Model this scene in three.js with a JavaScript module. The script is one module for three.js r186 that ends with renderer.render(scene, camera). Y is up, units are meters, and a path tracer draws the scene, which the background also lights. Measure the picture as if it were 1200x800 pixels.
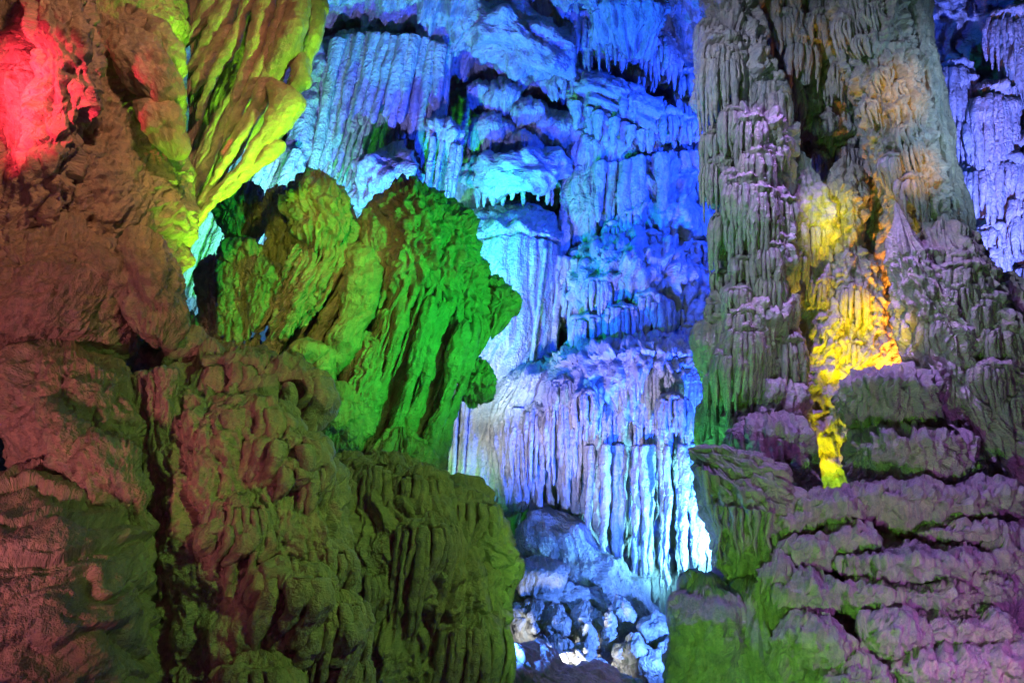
import * as THREE from 'three';
import { createNoise2D, createNoise3D } from 'simplex-noise';

// ---------------------------------------------------------------- camera, air, exposure
const scene = new THREE.Scene();
scene.background = new THREE.Color(0, 0, 0);            // deep inside a cave: no sky, lamps only
const FPX = 858, PITCH = 15 * Math.PI / 180, EYE = new THREE.Vector3(0, 1.6, 0);
const camera = new THREE.PerspectiveCamera(2 * Math.atan(400 / FPX) * 180 / Math.PI, 1.5, 0.1, 200);
camera.position.copy(EYE); camera.rotation.x = PITCH; scene.add(camera);
const renderer = new THREE.WebGLRenderer({ antialias: true });
renderer.setSize(1024, 682); renderer.shadowMap.enabled = true;
renderer.toneMapping = THREE.LinearToneMapping; renderer.toneMappingExposure = 1.2;

// ---------------------------------------------------------------- helpers
const CP = Math.cos(PITCH), SP = Math.sin(PITCH);
function P(px, py, d) {                                  // picture point at a depth in metres -> world
  const x = (px - 600) / FPX * d, y = (400 - py) / FPX * d;
  return new THREE.Vector3(x, EYE.y + y * CP + d * SP, -d * CP + y * SP);
}
function rng(s) { return () => { s |= 0; s = s + 0x6D2B79F5 | 0; let t = Math.imul(s ^ s >>> 15, 1 | s); t = t + Math.imul(t ^ t >>> 7, 61 | t) ^ t; return ((t ^ t >>> 14) >>> 0) / 4294967296; }; }
const n2 = createNoise2D(rng(11)), n3 = createNoise3D(rng(23));
function hs(i, j, k) { let h = Math.imul(i, 374761393) ^ Math.imul(j, 668265263) ^ Math.imul(k, 1274126177); h = Math.imul(h ^ h >>> 13, 1274126177); h = Math.imul(h ^ h >>> 16, 2246822519); return ((h ^ h >>> 15) >>> 0) / 4294967296; }
const clamp = (x, a, b) => x < a ? a : x > b ? b : x, mix = (a, b, t) => a + (b - a) * t;
const sstep = (a, b, x) => { const t = clamp((x - a) / (b - a), 0, 1); return t * t * (3 - 2 * t); };
function drips(u, v, w, h, seed) {                       // overlapping hanging drops: round head, tapering tail
  let best = 0; const i0 = Math.floor(u / w);
  for (let i = i0 - 1; i <= i0 + 1; i++) {
    const off = hs(i, 7, seed) * h, j0 = Math.floor((v - off) / h);
    for (let j = j0 - 2; j <= j0; j++) {
      const a = hs(i, j, seed), b = hs(i, j, seed + 1), c = hs(i, j, seed + 2), d = hs(i, j, seed + 3);
      const tv = (j + .35 * a) * h + off, L = h * (.7 + 1.0 * b), t = (v - tv) / L;
      if (t <= 0 || t >= 1) continue;
      const W = w * (.42 + .4 * c), wid = W * (1 - .5 * t) * (t > .8 ? Math.sqrt(1 - ((t - .8) / .2) ** 2) : 1);
      const x = (u - (i + .5 + .7 * (d - .5)) * w - (b - .5) * w * .5 * t) / wid;
      if (x <= -1 || x >= 1) continue;
      const th = Math.min(.5, W / L), head = t < th ? Math.sqrt(1 - (1 - t / th) ** 2) : 1;
      const q = Math.sqrt(1 - x * x) * head * (.55 + .45 * d) * (.8 + .2 * t);
      if (q > best) best = q;
    }
  }
  return best;
}
function cells(u, v, s, seed) {                          // nearest-point cells: 1 at the middle of a knob, 0 in its creases
  const a = u / s, b = v / s, i0 = Math.floor(a), j0 = Math.floor(b); let m = 9;
  for (let i = i0 - 1; i <= i0 + 1; i++) for (let j = j0 - 1; j <= j0 + 1; j++) {
    const dx = i + hs(i, j, seed) - a, dy = j + hs(i, j, seed + 1) - b, d = dx * dx + dy * dy; if (d < m) m = d;
  }
  return 1 - Math.min(1, m * 1.25);
}
const fbm = (x, y, z) => n3(x, y, z) + .5 * n3(x * 2.03, y * 2.03, z * 2.03 + 5) + .25 * n3(x * 4.1, y * 4.1, z * 4.1 + 9);
let SEED = 1;
function mk(q) {                                         // a relief, all lengths in picture units at the formation's depth
  const sd = (SEED += 17), sum = (a, k) => (a ?? []).reduce((t, r) => t + r[k], 0), mid = .55 * sum(q.dr, 2) + .62 * sum(q.pc, 1) + .5 * sum(q.tier, 1);
  return (u, v, x, y, z) => {
    let d = -mid;
    if (q.wp) { const [s, A] = q.wp; const a = n2(u / s + sd, v / s), b = n2(u / s, v / s + sd + 40); u += a * A; v += b * A * 1.5; }
    if (q.sk) u += v * q.sk;
    if (q.fb) for (const [s, A, asp = 1] of q.fb) d += A * fbm(x / s + sd, y / s / asp, z / s);
    if (q.tier) for (const [h, A, w = 60, wa = .8] of q.tier) { const t0 = v / h + wa * n2(u / w + sd, v / (h * 3)), t = t0 - Math.floor(t0), k = .55 + .45 * hs(Math.floor(t0), 3, sd); d += A * k * (t < .75 ? Math.sin(t / .75 * 1.5708) : Math.cos((t - .75) / .25 * 1.5708)); }
    if (q.dr) q.dr.forEach(([w, h, A], k) => { d += A * drips(u, v, w, h, sd + k * 5); });
    if (q.fl) q.fl.forEach(([w, A, asp = 12], k) => { const n = n2(u / w + .4 * n2(v / (w * 4), sd), v / (w * asp) + sd + k * 31); d += A * (Math.sqrt(Math.abs(n)) - .6); });
    if (q.pc) q.pc.forEach(([s, A, asp = 1], k) => { d += A * cells(u + 6 * n2(v / s / 3, sd), v / asp, s, sd + k * 7); });
    if (q.pit) q.pit.forEach(([s, A, lo = .25, asp = 1.6], k) => { d -= A * sstep(lo, lo + .3, n2(u / s + sd * 3.1, v / s / asp + k * 17)); });
    return d;
  };
}
function crom(pts, t) {                                  // Catmull-Rom through rows of numbers
  const n = pts.length - 1, f = clamp(t, 0, 1) * n, i = Math.min(n - 1, Math.floor(f)), x = f - i;
  const a = pts[Math.max(0, i - 1)], b = pts[i], c = pts[i + 1], d = pts[Math.min(n, i + 2)], o = [];
  for (let k = 0; k < b.length; k++) o.push(b[k] + .5 * x * (c[k] - a[k] + x * (2 * a[k] - 5 * b[k] + 4 * c[k] - d[k] + x * (3 * (b[k] - c[k]) + d[k] - a[k]))));
  return o;
}
// ---------------------------------------------------------------- rock materials
function tileNoise(N, per, seed, aspY = 1) {             // periodic value noise
  const py = Math.max(1, Math.round(per / aspY)), o = new Float32Array(N * N);
  for (let y = 0; y < N; y++) { const fy = y / N * py, j = Math.floor(fy), ty = fy - j, sy = ty * ty * (3 - 2 * ty);
    for (let x = 0; x < N; x++) { const fx = x / N * per, i = Math.floor(fx), tx = fx - i, sx = tx * tx * (3 - 2 * tx);
      const h = (a, b) => hs((i + a) % per, (j + b) % py, seed);
      o[y * N + x] = mix(mix(h(0, 0), h(1, 0), sx), mix(h(0, 1), h(1, 1), sx), sy); } }
  return o;
}
function makeTex(N, layers, fn, srgb) {
  const L = layers.map(([p, s, a]) => tileNoise(N, p, s, a)), data = new Uint8Array(N * N * 4);
  for (let i = 0; i < N * N; i++) { const c = fn(L.map(l => l[i])); for (let k = 0; k < 3; k++) data[i * 4 + k] = clamp(c[k], 0, 1) * 255; data[i * 4 + 3] = 255; }
  const t = new THREE.DataTexture(data, N, N); t.wrapS = t.wrapT = THREE.RepeatWrapping; t.magFilter = THREE.LinearFilter; t.minFilter = THREE.LinearMipmapLinearFilter; t.generateMipmaps = true;
  if (srgb) t.colorSpace = THREE.SRGBColorSpace; t.needsUpdate = true; return t;
}
const bumpTex = makeTex(1024, [[64, 1, 1], [140, 2, 1], [300, 3, 1], [120, 4, 7], [260, 5, 9], [30, 6, 1]], n => { const h = .3 * n[0] + .25 * n[1] + .15 * n[2] + .15 * n[3] + .1 * n[4] + .15 * n[5]; return [h, h, h]; });
const tintTex = makeTex(1024, [[18, 11, 1], [50, 12, 1], [160, 13, 1], [60, 14, 8], [400, 15, 1]], n => {
  const v = .62 + .34 * (.3 * n[0] + .25 * n[1] + .2 * n[2] + .25 * n[3]) + .1 * (n[4] - .5), w = .04 * (n[1] + n[3] - 1); return [v + w, v, v - w]; }, true);
const grainTex = makeTex(1024, [[40, 41, 1], [96, 42, 1], [220, 43, 1], [420, 44, 1], [20, 45, 1]], n => { const h = .28 * n[0] + .27 * n[1] + .2 * n[2] + .1 * n[3] + .15 * n[4]; return [h, h, h]; });
const roughTex = makeTex(512, [[24, 21, 1], [90, 22, 1]], n => { const r = .55 + .45 * (.5 * n[0] + .5 * n[1]); return [r, r, r]; });
function rock(r, g, b, { tile = 1.6, bump = .03, rough = .85, grain = bumpTex } = {}) {
  const rep = t => { const c = t.clone(); c.repeat.set(1 / tile, 1 / tile); c.needsUpdate = true; return c; };
  const m = new THREE.MeshStandardMaterial({ vertexColors: true, roughness: rough, map: rep(tintTex), bumpMap: rep(grain), roughnessMap: rep(roughTex), bumpScale: bump, side: THREE.DoubleSide });
  m.color.setRGB(r, g, b); return m;
}
const LIME = [.60, .575, .53];                             // one limestone throughout; only the scale of grain and the polish differ
const ROCK = {
  near: rock(...LIME, { tile: 1.0, bump: .02, grain: grainTex, rough: .55 }), mid: rock(...LIME, { tile: 1.7, bump: .03, rough: .55 }),
  far: rock(...LIME, { tile: 3.4, bump: .06, rough: .6 }), smooth: rock(...LIME, { tile: 1.3, bump: .012, rough: .45 }),
};
// ---------------------------------------------------------------- surface builders
const tmpA = new THREE.Vector3(), tmpB = new THREE.Vector3(), tmpN = new THREE.Vector3();
function gridGeometry(nu, nv, at, rel, S, U, V, fade) {  // at(i,j) -> base point; rel -> relief; U,V in picture units
  const cnt = (nu + 1) * (nv + 1), pos = new Float32Array(cnt * 3), uv = new Float32Array(cnt * 2), col = new Float32Array(cnt * 3), idx = [];
  for (let j = 0; j <= nv; j++) for (let i = 0; i <= nu; i++) { const k = j * (nu + 1) + i; at(i, j, tmpA); pos.set([tmpA.x, tmpA.y, tmpA.z], k * 3); uv.set([U(i, j) * S, -V(i, j) * S], k * 2); }
  for (let j = 0; j < nv; j++) for (let i = 0; i < nu; i++) { const a = j * (nu + 1) + i, b = a + 1, c = a + nu + 1, d = c + 1; idx.push(a, c, b, b, c, d); }
  const g = new THREE.BufferGeometry(); g.setIndex(idx); g.setAttribute('position', new THREE.BufferAttribute(pos, 3)); g.computeVertexNormals();
  const nor = g.attributes.normal.array;
  let s = 0; for (let j = 0; j <= nv; j++) for (let i = 0; i <= nu; i += 3) { const k = (j * (nu + 1) + i) * 3, c = fade.from ? fade.from(j) : EYE, q = fade.from ? 1 : -1; s += q * (nor[k] * (pos[k] - (c.x ?? c[0])) + nor[k + 1] * (pos[k + 1] - (c.y ?? c[1])) + nor[k + 2] * (pos[k + 2] - (c.z ?? c[2]))); }
  if (s < 0) { for (let k = 0; k < idx.length; k += 3) { const t = idx[k]; idx[k] = idx[k + 1]; idx[k + 1] = t; } g.setIndex(idx); g.computeVertexNormals(); }
  for (let j = 0; j <= nv; j++) for (let i = 0; i <= nu; i++) {
    const k = j * (nu + 1) + i, x = pos[k * 3], y = pos[k * 3 + 1], z = pos[k * 3 + 2];
    const d = rel ? rel(U(i, j), V(i, j), x / S, y / S, z / S) * S * fade.f(i, j) : 0;
    pos[k * 3] += nor[k * 3] * d; pos[k * 3 + 1] += nor[k * 3 + 1] * d; pos[k * 3 + 2] += nor[k * 3 + 2] * d;
    // mottled mineral colour: iron-brown and grey patches, streaked along the flow
    const m = .5 + .5 * n3(x * .9 + 31, y * .5, z * .9), st = .5 + .5 * n2(U(i, j) * S * 5, V(i, j) * S * .5 + 9), q = .84 + .2 * m, w = .10 * (st - .5) + .07 * (m - .5);
    col.set([q + w, q, q - w], k * 3);
  }
  g.setAttribute('uv', new THREE.BufferAttribute(uv, 2)); g.setAttribute('color', new THREE.BufferAttribute(col, 3));
  g.computeVertexNormals(); return g;
}
// round body along a spine of [px, py, depth, radius px, (flatness), (twist deg)]
function bodyGeometry(spine, o = {}) {
  const rows = spine.map(s => { const p = P(s[0], s[1], s[2]); return [p.x, p.y, p.z, s[3] * s[2] / FPX, s[4] ?? o.k ?? 1, (s[5] ?? o.rot ?? 0) * Math.PI / 180]; });
  const dm = spine.reduce((a, s) => a + s[2], 0) / spine.length, S = dm / FPX, step = o.step ?? 2.4;
  const N = 80, pts = [], len = [0]; for (let i = 0; i <= N; i++) { pts.push(crom(rows, i / N)); if (i) len.push(len[i - 1] + Math.hypot(pts[i][0] - pts[i - 1][0], pts[i][1] - pts[i - 1][1], pts[i][2] - pts[i - 1][2])); }
  const L = len[N]; let rm = 0; for (const p of pts) rm = Math.max(rm, p[3]);
  const nu = clamp(Math.ceil(5.2 * rm / S / step), o.minu ?? 12, 420);
  const ct = o.top ?? rm * .9 / L, cb = o.bot ?? rm * .9 / L, hp = o.hp ?? .5;
  const rAt = s => crom(rows, s)[3], sl = [], nt = ct > 0 ? clamp(Math.ceil(1.2 * rAt(0.5 * ct) / S / step), 4, 60) : 0, nb = cb > 0 ? clamp(Math.ceil(1.2 * rAt(1 - .5 * cb) / S / step), 3, 60) : 0;
  const nm = clamp(Math.ceil(L * Math.max(.05, 1 - ct - cb) / S / step), o.minv ?? 10, 420);      // rows crowd where an end closes, so that no face is drawn out
  for (let q = 0; q < nt; q++) sl.push(ct * (1 - Math.cos(q / nt * Math.PI / 2)));
  for (let q = 0; q <= nm; q++) sl.push(mix(ct, 1 - cb, q / nm));
  for (let q = nb - 1; q >= 0; q--) sl.push(1 - cb * (1 - Math.cos(q / nb * Math.PI / 2)));
  const nv = sl.length - 1; let run = 0;
  const row = [], X = new THREE.Vector3(1, 0, 0), A0 = rows[0], A1 = rows[rows.length - 1];
  const across = Math.abs(A1[0] - A0[0]) > 1.3 * Math.hypot(A1[1] - A0[1], .4 * (A1[2] - A0[2]));   // lies across; all others are cut level
  for (let j = 0; j <= nv; j++) {
    const l = sl[j] * L; let i = 0; while (i < N - 1 && len[i + 1] < l) i++;
    const f = (l - len[i]) / (len[i + 1] - len[i] || 1), a = pts[i], b = pts[i + 1], c = a.map((q, k) => mix(q, b[k], f)), s = sl[j];
    const t = new THREE.Vector3(b[0] - a[0], b[1] - a[1], b[2] - a[2]).normalize();
    const e1 = across ? new THREE.Vector3(0, 1, 0) : X.clone(); if (across) e1.addScaledVector(t, -e1.dot(t)).normalize();
    const e2 = across ? new THREE.Vector3().crossVectors(t, e1) : new THREE.Vector3(0, 0, 1); if (e2.dot(tmpB.set(EYE.x - c[0], EYE.y - c[1], EYE.z - c[2])) < 0) e2.negate();
    let r = c[3]; if (ct > 0 && s < ct) r *= Math.pow(Math.max(0, 1 - (1 - s / ct) ** 2), hp); if (cb > 0 && s > 1 - cb) r *= Math.pow(Math.max(0, 1 - (1 - (1 - s) / cb) ** 2), hp);
    r = Math.max(r, 1e-4); if (j) run += Math.hypot((sl[j] - sl[j - 1]) * L, r - row[j - 1].r);
    row.push({ c, e1, e2, r, k: c[4], a: c[5], l: run / S });
  }
  const th = i => { const x = i / nu * 2 - 1, a = Math.abs(x); return Math.sign(x) * Math.PI * (a < .8 ? a / .8 * .62 : .62 + (a - .8) / .2 * .38); };
  const at = (i, j, out) => { const w = row[j], t = th(i), x = Math.sin(t) * w.r, y = Math.cos(t) * w.r * w.k, ca = Math.cos(w.a), sa = Math.sin(w.a), X1 = x * ca - y * sa, Y1 = x * sa + y * ca;
    return out.set(w.c[0] + w.e1.x * X1 + w.e2.x * Y1, w.c[1] + w.e1.y * X1 + w.e2.y * Y1, w.c[2] + w.e1.z * X1 + w.e2.z * Y1); };
  const off = o.off ?? (SEED * 37 % 997);
  const seam = Array.from({ length: nu + 1 }, (_, i) => 1 - sstep(.88, .99, Math.abs(i / nu * 2 - 1)));
  return gridGeometry(nu, nv, at, o.rel && mk(o.rel), S, (i, j) => th(i) * row[j].c[3] / S + off, (i, j) => row[j].l + off, { from: j => row[j].c, f: (i, j) => seam[i] * Math.min(1, row[j].r / (rm * .25) ) });
}
// sheet through rows of [px, py, depth]
function sheetGeometry(rowsIn, o = {}) {
  const rows = rowsIn.map(r => r.map(q => { const p = P(q[0], q[1], q[2]); return [p.x, p.y, p.z]; }));
  const dm = rowsIn.flat().reduce((a, q) => a + q[2], 0) / rowsIn.flat().length, S = dm / FPX, step = o.step ?? 2.6;
  const xs = rowsIn.flat().map(q => q[0]), ys = rowsIn.flat().map(q => q[1]), W = Math.max(...xs) - Math.min(...xs), H = Math.max(...ys) - Math.min(...ys);
  const nu = clamp(Math.ceil(W / step), 8, 560), nv = clamp(Math.ceil(H / step), 8, 560);
  const at = (() => { const cols = []; for (let i = 0; i <= nu; i++) cols.push(rows.map(r => crom(r, i / nu))); return (i, j, out) => out.set(...crom(cols[i], j / nv)); })();
  const ef = o.edge ?? 0;
  return gridGeometry(nu, nv, at, o.rel && mk(o.rel), S, i => i / nu * W, (i, j) => j / nv * H, { f: (i, j) => ef ? Math.min(1, Math.min(i / nu, 1 - i / nu, j / nv, 1 - j / nv) / ef) : 1 });
}
// ---------------------------------------------------------------- things and parts
const taken = {};
function numbered(n) { const k = taken[n] = (taken[n] ?? -1) + 1; return k ? `${n}_${String(k).padStart(3, '0')}` : n; }
const groups = [];
function thing(name, label, category, group) { const g = new THREE.Group(); g.name = numbered(name); g.userData = { label, category, kind: 'thing' }; if (group) g.userData.group = group; scene.add(g); groups.push(g); return g; }
function put(parent, name, geo, mat) { const m = new THREE.Mesh(geo, mat); m.name = name; m.castShadow = m.receiveShadow = true; parent.add(m); return m; }
function body(parent, name, spine, rel, o = {}) { return put(parent, name, bodyGeometry(spine, { ...o, rel }), o.mat ?? ROCK.mid); }
function sheet(parent, name, rows, rel, o = {}) { return put(parent, name, sheetGeometry(rows, { ...o, rel }), o.mat ?? ROCK.far); }
function struct(name, geo, mat) { const m = new THREE.Mesh(geo, mat); m.name = name; m.userData = { kind: 'structure' }; m.castShadow = m.receiveShadow = true; scene.add(m); return m; }
// rods hung between a top line and a bottom line of [px, py, depth]
function rods(parent, name, topLine, botLine, n, o = {}) {
  const R = rng(o.seed ?? (SEED * 91)), [r0, r1] = o.r ?? [5, 9];
  for (let i = 0; i < n; i++) {
    const t = clamp((i + .5 + (R() - .5) * .7) / n, 0, 1), a = crom(topLine, t), b = crom(botLine, clamp(t + (R() - .5) * .03, 0, 1)), r = mix(r0, r1, R()), q = 1 - (o.var ?? .35) * R() * R();
    const dz = (R() - .5) * (o.dz ?? .5), e = a.map((s, k) => mix(s, b[k], q)), wob = (o.wob ?? 2);
    const tp = o.taper ?? .35, rows = [];
    for (let k = 0; k <= 5; k++) { const f = k / 5, c = a.map((s, m) => mix(s, e[m], f)); rows.push([c[0] + (k && k < 5 ? (R() - .5) * wob : 0), c[1], c[2] + dz, r * (1 - (1 - tp) * Math.pow(f, o.pw ?? 1.3)) * (.85 + .3 * R())]); }
    body(parent, name, rows, o.rel ?? { fb: [[14, 1.2, 2.5]], fl: [[5, 1.2, 10]] }, { mat: o.mat ?? ROCK.far, step: o.step ?? 2.6, minu: 12, minv: 12, top: .02, bot: o.bot ?? .08, k: o.k ?? 1 });
  }
}
// a flowstone skirt: a rounded cap with a fringe of drips hanging round its front
function skirt(parent, x, y, d, r, o = {}) {
  const R = rng(o.seed ?? (SEED * 131 + 7)), S = d / FPX, k = o.k ?? .8, drop = o.drop ?? 1.5, mat = o.mat ?? ROCK.mid, lean = o.lean ?? 0, tk = o.tuck ?? .92;
  const cap = body(parent, 'cap', [[x, y - r * .5, d, r * .5], [x + lean * .1, y - r * .1, d, r], [x + lean * .3, y + r * .35, d + r * S * .1, r * .74], [x + lean * .6, y + r * (.6 + drop * .5), d + r * S * .25, r * .6]], o.rel ?? { wp: [r * .8, r * .12], fb: [[r, r * .14], [r * .3, r * .04]], fl: [[r * .3, r * .1, 6], [r * .12, r * .05, 6]], pc: [[r * .2, r * .05]] }, { mat, k, step: 2, top: .35, bot: .12 });
  const n = o.n ?? Math.max(5, Math.round(r * 2.6 / (o.gap ?? 6)));
  for (let i = 0; i < n; i++) {
    const th = ((i + .5 + (R() - .5) * .8) / n - .5) * 3.5, len = r * drop * (.45 + .75 * R()), w = Math.max(1.5, r * clamp(1.75 / n, .05, .24) * (.55 + .8 * R())), rr = r * (.9 + .12 * R());
    const px = x + Math.sin(th) * rr, pd = d - Math.cos(th) * rr * S * k, y0 = y + r * (.05 + .2 * R()), sw = (R() - .5) * w;
    body(parent, 'strand', [[mix(x, px, .86), y0 - r * .2, mix(d, pd, .86), w * .9], [px, y0 + len * .25, pd, w * 1.1], [mix(x, px, .97) + sw + lean * .4, y0 + len * .65, mix(d, pd, .97), w * (.7 + .3 * R())], [mix(x, px, tk) + sw + lean * .8, y0 + len, mix(d, pd, tk), w * .35]], { fb: [[w * 2.5, w * .3, 1.6]] }, { mat, minu: 9, minv: 10, step: 3, top: .03, bot: .12 });
  }
  return cap;
}
// skirts scattered down the front of a spine of [px, py, depth, radius]
function skirts(parent, spine, n, [r0, r1], o = {}) {
  const R = rng(o.seed ?? 5);
  for (let i = 0; i < n; i++) {
    const t = clamp((i + .5 + (R() - .5) * .6) / n, 0, 1), c = crom(spine, t), th = (o.th ?? 0) + (R() - .5) * (o.spread ?? 2.2), r = mix(r0, r1, R());
    skirt(parent, c[0] + Math.sin(th) * c[3] * .96, c[1], c[2] - Math.cos(th) * c[3] * (o.bk ?? 1) * (o.out ?? .96) * c[2] / FPX, r, { ...o, seed: (o.seed ?? 5) * 77 + i * 13 });
  }
}
// ---------------------------------------------------------------- lamps
const lampGeo = { housing: new THREE.CylinderGeometry(.1, .075, .16, 20), lens: new THREE.CylinderGeometry(.086, .086, .012, 20), bracket: new THREE.TorusGeometry(.12, .012, 8, 20, Math.PI), foot: new THREE.CylinderGeometry(.05, .06, .02, 12) };
const lampBody = new THREE.MeshStandardMaterial({ color: 0x1a1a1a, roughness: .5, metalness: .6 });
function flood(label, at, to, [r, g, b], cd, cone = 50, o = {}) {
  const t = thing('floodlight', label, 'lamp', 'floodlights hidden among the rocks'); t.userData.lamp = 1; groups.pop();
  const a = at.isVector3 ? at : P(...at), d = (to.isVector3 ? to : P(...to)).clone().sub(a).normalize();
  t.position.copy(a);
  const head = put(t, 'housing', lampGeo.housing, lampBody); head.quaternion.setFromUnitVectors(new THREE.Vector3(0, 1, 0), d); head.position.copy(d).multiplyScalar(-.1);
  const em = new THREE.MeshStandardMaterial({ color: 0x000000 }); em.emissive.setRGB(r, g, b); em.emissiveIntensity = 3;
  const lens = put(head, 'lens', lampGeo.lens, em); lens.position.y = .082;
  const br = put(t, 'bracket', lampGeo.bracket, lampBody); br.rotation.x = Math.PI; br.position.copy(head.position);
  const ft = put(t, 'foot', lampGeo.foot, lampBody); ft.position.copy(head.position); ft.position.y -= .13;
  const s = new THREE.SpotLight(new THREE.Color().setRGB(r, g, b), cd * (o.gain ?? 1), 0, cone * Math.PI / 180, o.pen ?? .8, 2);
  s.position.copy(a).addScaledVector(d, .03); s.target.position.copy(a).addScaledVector(d, 2); s.castShadow = true; s.shadow.radius = o.soft ?? 4; s.shadow.mapSize.set(1024, 1024); scene.add(s, s.target);
}
const W = (x, y, z) => new THREE.Vector3(x, y, z);
const LR = [1, .02, .06], LG = [.06, 1, .05], LB = [.008, .055, 1], LV = [.52, .40, 1], LC = [.22, .74, 1], LYE = [1, .74, .0], LO = [1, .30, .03], LM = [.75, .2, .95];
flood('floodlight with red glass beside the red lit flowstone', W(-3.7, 3.2, -2.4), [35, 110, 5.0], [1, .035, .06], 150, 14, { pen: .6 });
flood('floodlight with lime glass behind the olive rock dome', [362, 525, 6.1], [290, 80, 6.5], [.40, 1, .02], 60, 32);
flood('floodlight with amber glass beside the visitor path', W(-.4, 6.4, -.8), [140, 170, 5.9], [1, .40, .17], 42, 26, { soft: 8 });
flood('floodlight with crimson glass low beside the visitor path', W(-3, .9, -1.2), [30, 560, 4.2], [1, .25, .24], 16, 30, { soft: 12 });
flood('floodlight with green glass on the right of the visitor path', W(3.1, 2.6, -3.2), [450, 360, 8.0], [.02, 1, .06], 140, 18);
flood('floodlight with olive glass above the visitor path', W(-.7, 3.3, .5), [350, 320, 8.2], [.62, .66, .05], 75, 11, { soft: 8 });
flood('floodlight with blue glass behind the right rock spur', [900, 740, 12], [720, 300, 19], LB, 950, 50);
flood('floodlight with pale glass behind the right rock spur', [866, 668, 14.2], [745, 560, 17], LC, 125, 62);
flood('floodlight with violet glass behind the green dome', [540, 720, 11], [740, 380, 18.5], [.62, .54, 1], 170, 32);
flood('floodlight with blue glass behind the green formation', [520, 500, 11], [640, 80, 18.5], LB, 620, 55);
flood('floodlight with deep blue glass behind the dark tiered flowstone', [935, 60, 14.9], [740, 260, 19], LB, 260, 60);
flood('floodlight with green glass behind the green formation', [470, 420, 14], [470, 150, 18], LG, 150, 55);
flood('floodlight with emerald glass left of the cascade', [420, 330, 14], [700, 300, 19], [.0, 1, .5], 80, 38);
flood('floodlight with violet glass behind the left drapery', [300, 400, 11], [420, 130, 18], [.26, .26, 1], 260, 40);
flood('floodlight with teal glass at the foot of the pale curtain', [500, 540, 13.5], [600, 380, 18], [.6, 1, .92], 80, 28);
flood('floodlight with yellow glass in the niche', [1020, 480, 10.15], [970, 320, 11.6], LYE, 15, 44, { soft: 8 });
flood('floodlight with yellow glass behind the green drapery block', [955, 575, 10.3], [965, 420, 11.6], LYE, 6, 50);
flood('floodlight with orange glass in the niche', [1085, 480, 10.5], [1050, 390, 11.8], LO, 60, 60);
flood('floodlight with violet glass high above the terraces', W(3.9, 10.2, -8.1), [1040, 640, 8.2], [.50, .26, 1], 300, 33);
flood('floodlight with green glass on the ground before the terraces', W(.5, .2, -3.5), [960, 540, 9], [.24, .85, .07], 44, 48);
flood('floodlight with lilac glass high over the visitor path', W(-1.5, 9.2, -4), [930, 230, 11.3], [.58, .62, 1], 150, 26, { soft: 8 });
flood('floodlight with blue glass behind the right columns', [1300, 420, 12], [1150, 150, 17.5], [.13, .18, 1], 850, 50);
flood('floodlight with white glass behind the dark ledge', [640, 815, 12.4], [672, 758, 13.9], [.9, .95, 1], 22, 60);
flood('floodlight with magenta glass beside the right terraces', [1330, 800, 5], [1120, 700, 7.2], LM, 11, 55);
flood('floodlight with ochre glass beside the visitor path', W(3.6, 3, -3.2), [1046, 110, 11], [1, .46, .05], 170, 4.2, { pen: 1 });
flood('floodlight with blue glass behind the brown streaked rock', [850, 762, 11.6], [670, 690, 15], [.08, .22, 1], 130, 40);
flood('floodlight with pale blue glass beside the leaning column', [1330, 60, 8.6], [1090, 150, 11.2], [.45, .70, 1], 20, 45);
flood('floodlight with olive glass low on the visitor path', W(2.4, 4.2, -1.4), [420, 600, 5.4], [.32, .68, .08], 46, 25, { soft: 8 });
flood('floodlight with cyan glass behind the green formation', [335, 420, 13.5], [255, 250, 17.3], LC, 190, 40);
flood('floodlight with green glass behind the folded brown lobes', [215, 430, 14], [280, 200, 17.3], LG, 130, 40);
flood('floodlight with dim wine red glass at the visitor path', W(.3, 2.4, 1.2), [520, 420, 8], [.8, .10, .22], 3.5, 60, { soft: 20 });
flood('floodlight with deep blue glass behind the green dome', [570, 762, 10.2], [690, 690, 15], [.06, .2, 1], 110, 40);
flood('floodlight with lime glass on the right of the visitor path', W(4.3, 1.5, -3.9), [290, 110, 6.4], [.32, 1, .03], 200, 9.5, { pen: .7 });
flood('floodlight with emerald glass aimed at the hollow', [460, 330, 13], [605, 212, 17.8], [.03, 1, .25], 220, 7);
flood('floodlight with green glass low in front of the pillar', [705, 870, 9.2], [870, 330, 11], [.10, 1, .25], 60, 24);
flood('floodlight with lime glass at the foot of the yellow column', [985, 612, 10.2], [985, 520, 11], [.5, 1, .02], 3, 50);
flood('narrow floodlight with golden glass beside the visitor path', W(3.7, 2.2, -3.5), [962, 255, 11.4], [.92, .85, .01], 320, 4.4, { pen: .7 });
flood('narrow floodlight with amber yellow glass beside the visitor path', W(3.7, 1.8, -3.5), [1000, 375, 11.4], [1, .68, .01], 240, 4.4, { pen: .7 });
flood('floodlight with blue glass low before the rock spur', [610, 880, 8.0], [850, 600, 8.2], [.16, .2, 1], 26, 16);
flood('floodlight with milky glass behind the green dome', [480, 560, 13], [552, 510, 17.2], [.85, 1, .95], 45, 26);
flood('floodlight with green glass at the foot of the pale column', [500, 590, 15.6], [535, 580, 17.3], LG, 8, 50);
flood('floodlight with deep ochre glass beside the visitor path', W(3.8, 3, -3.2), [1070, 200, 10.9], [1, .42, .04], 170, 3.4, { pen: 1 });
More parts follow.
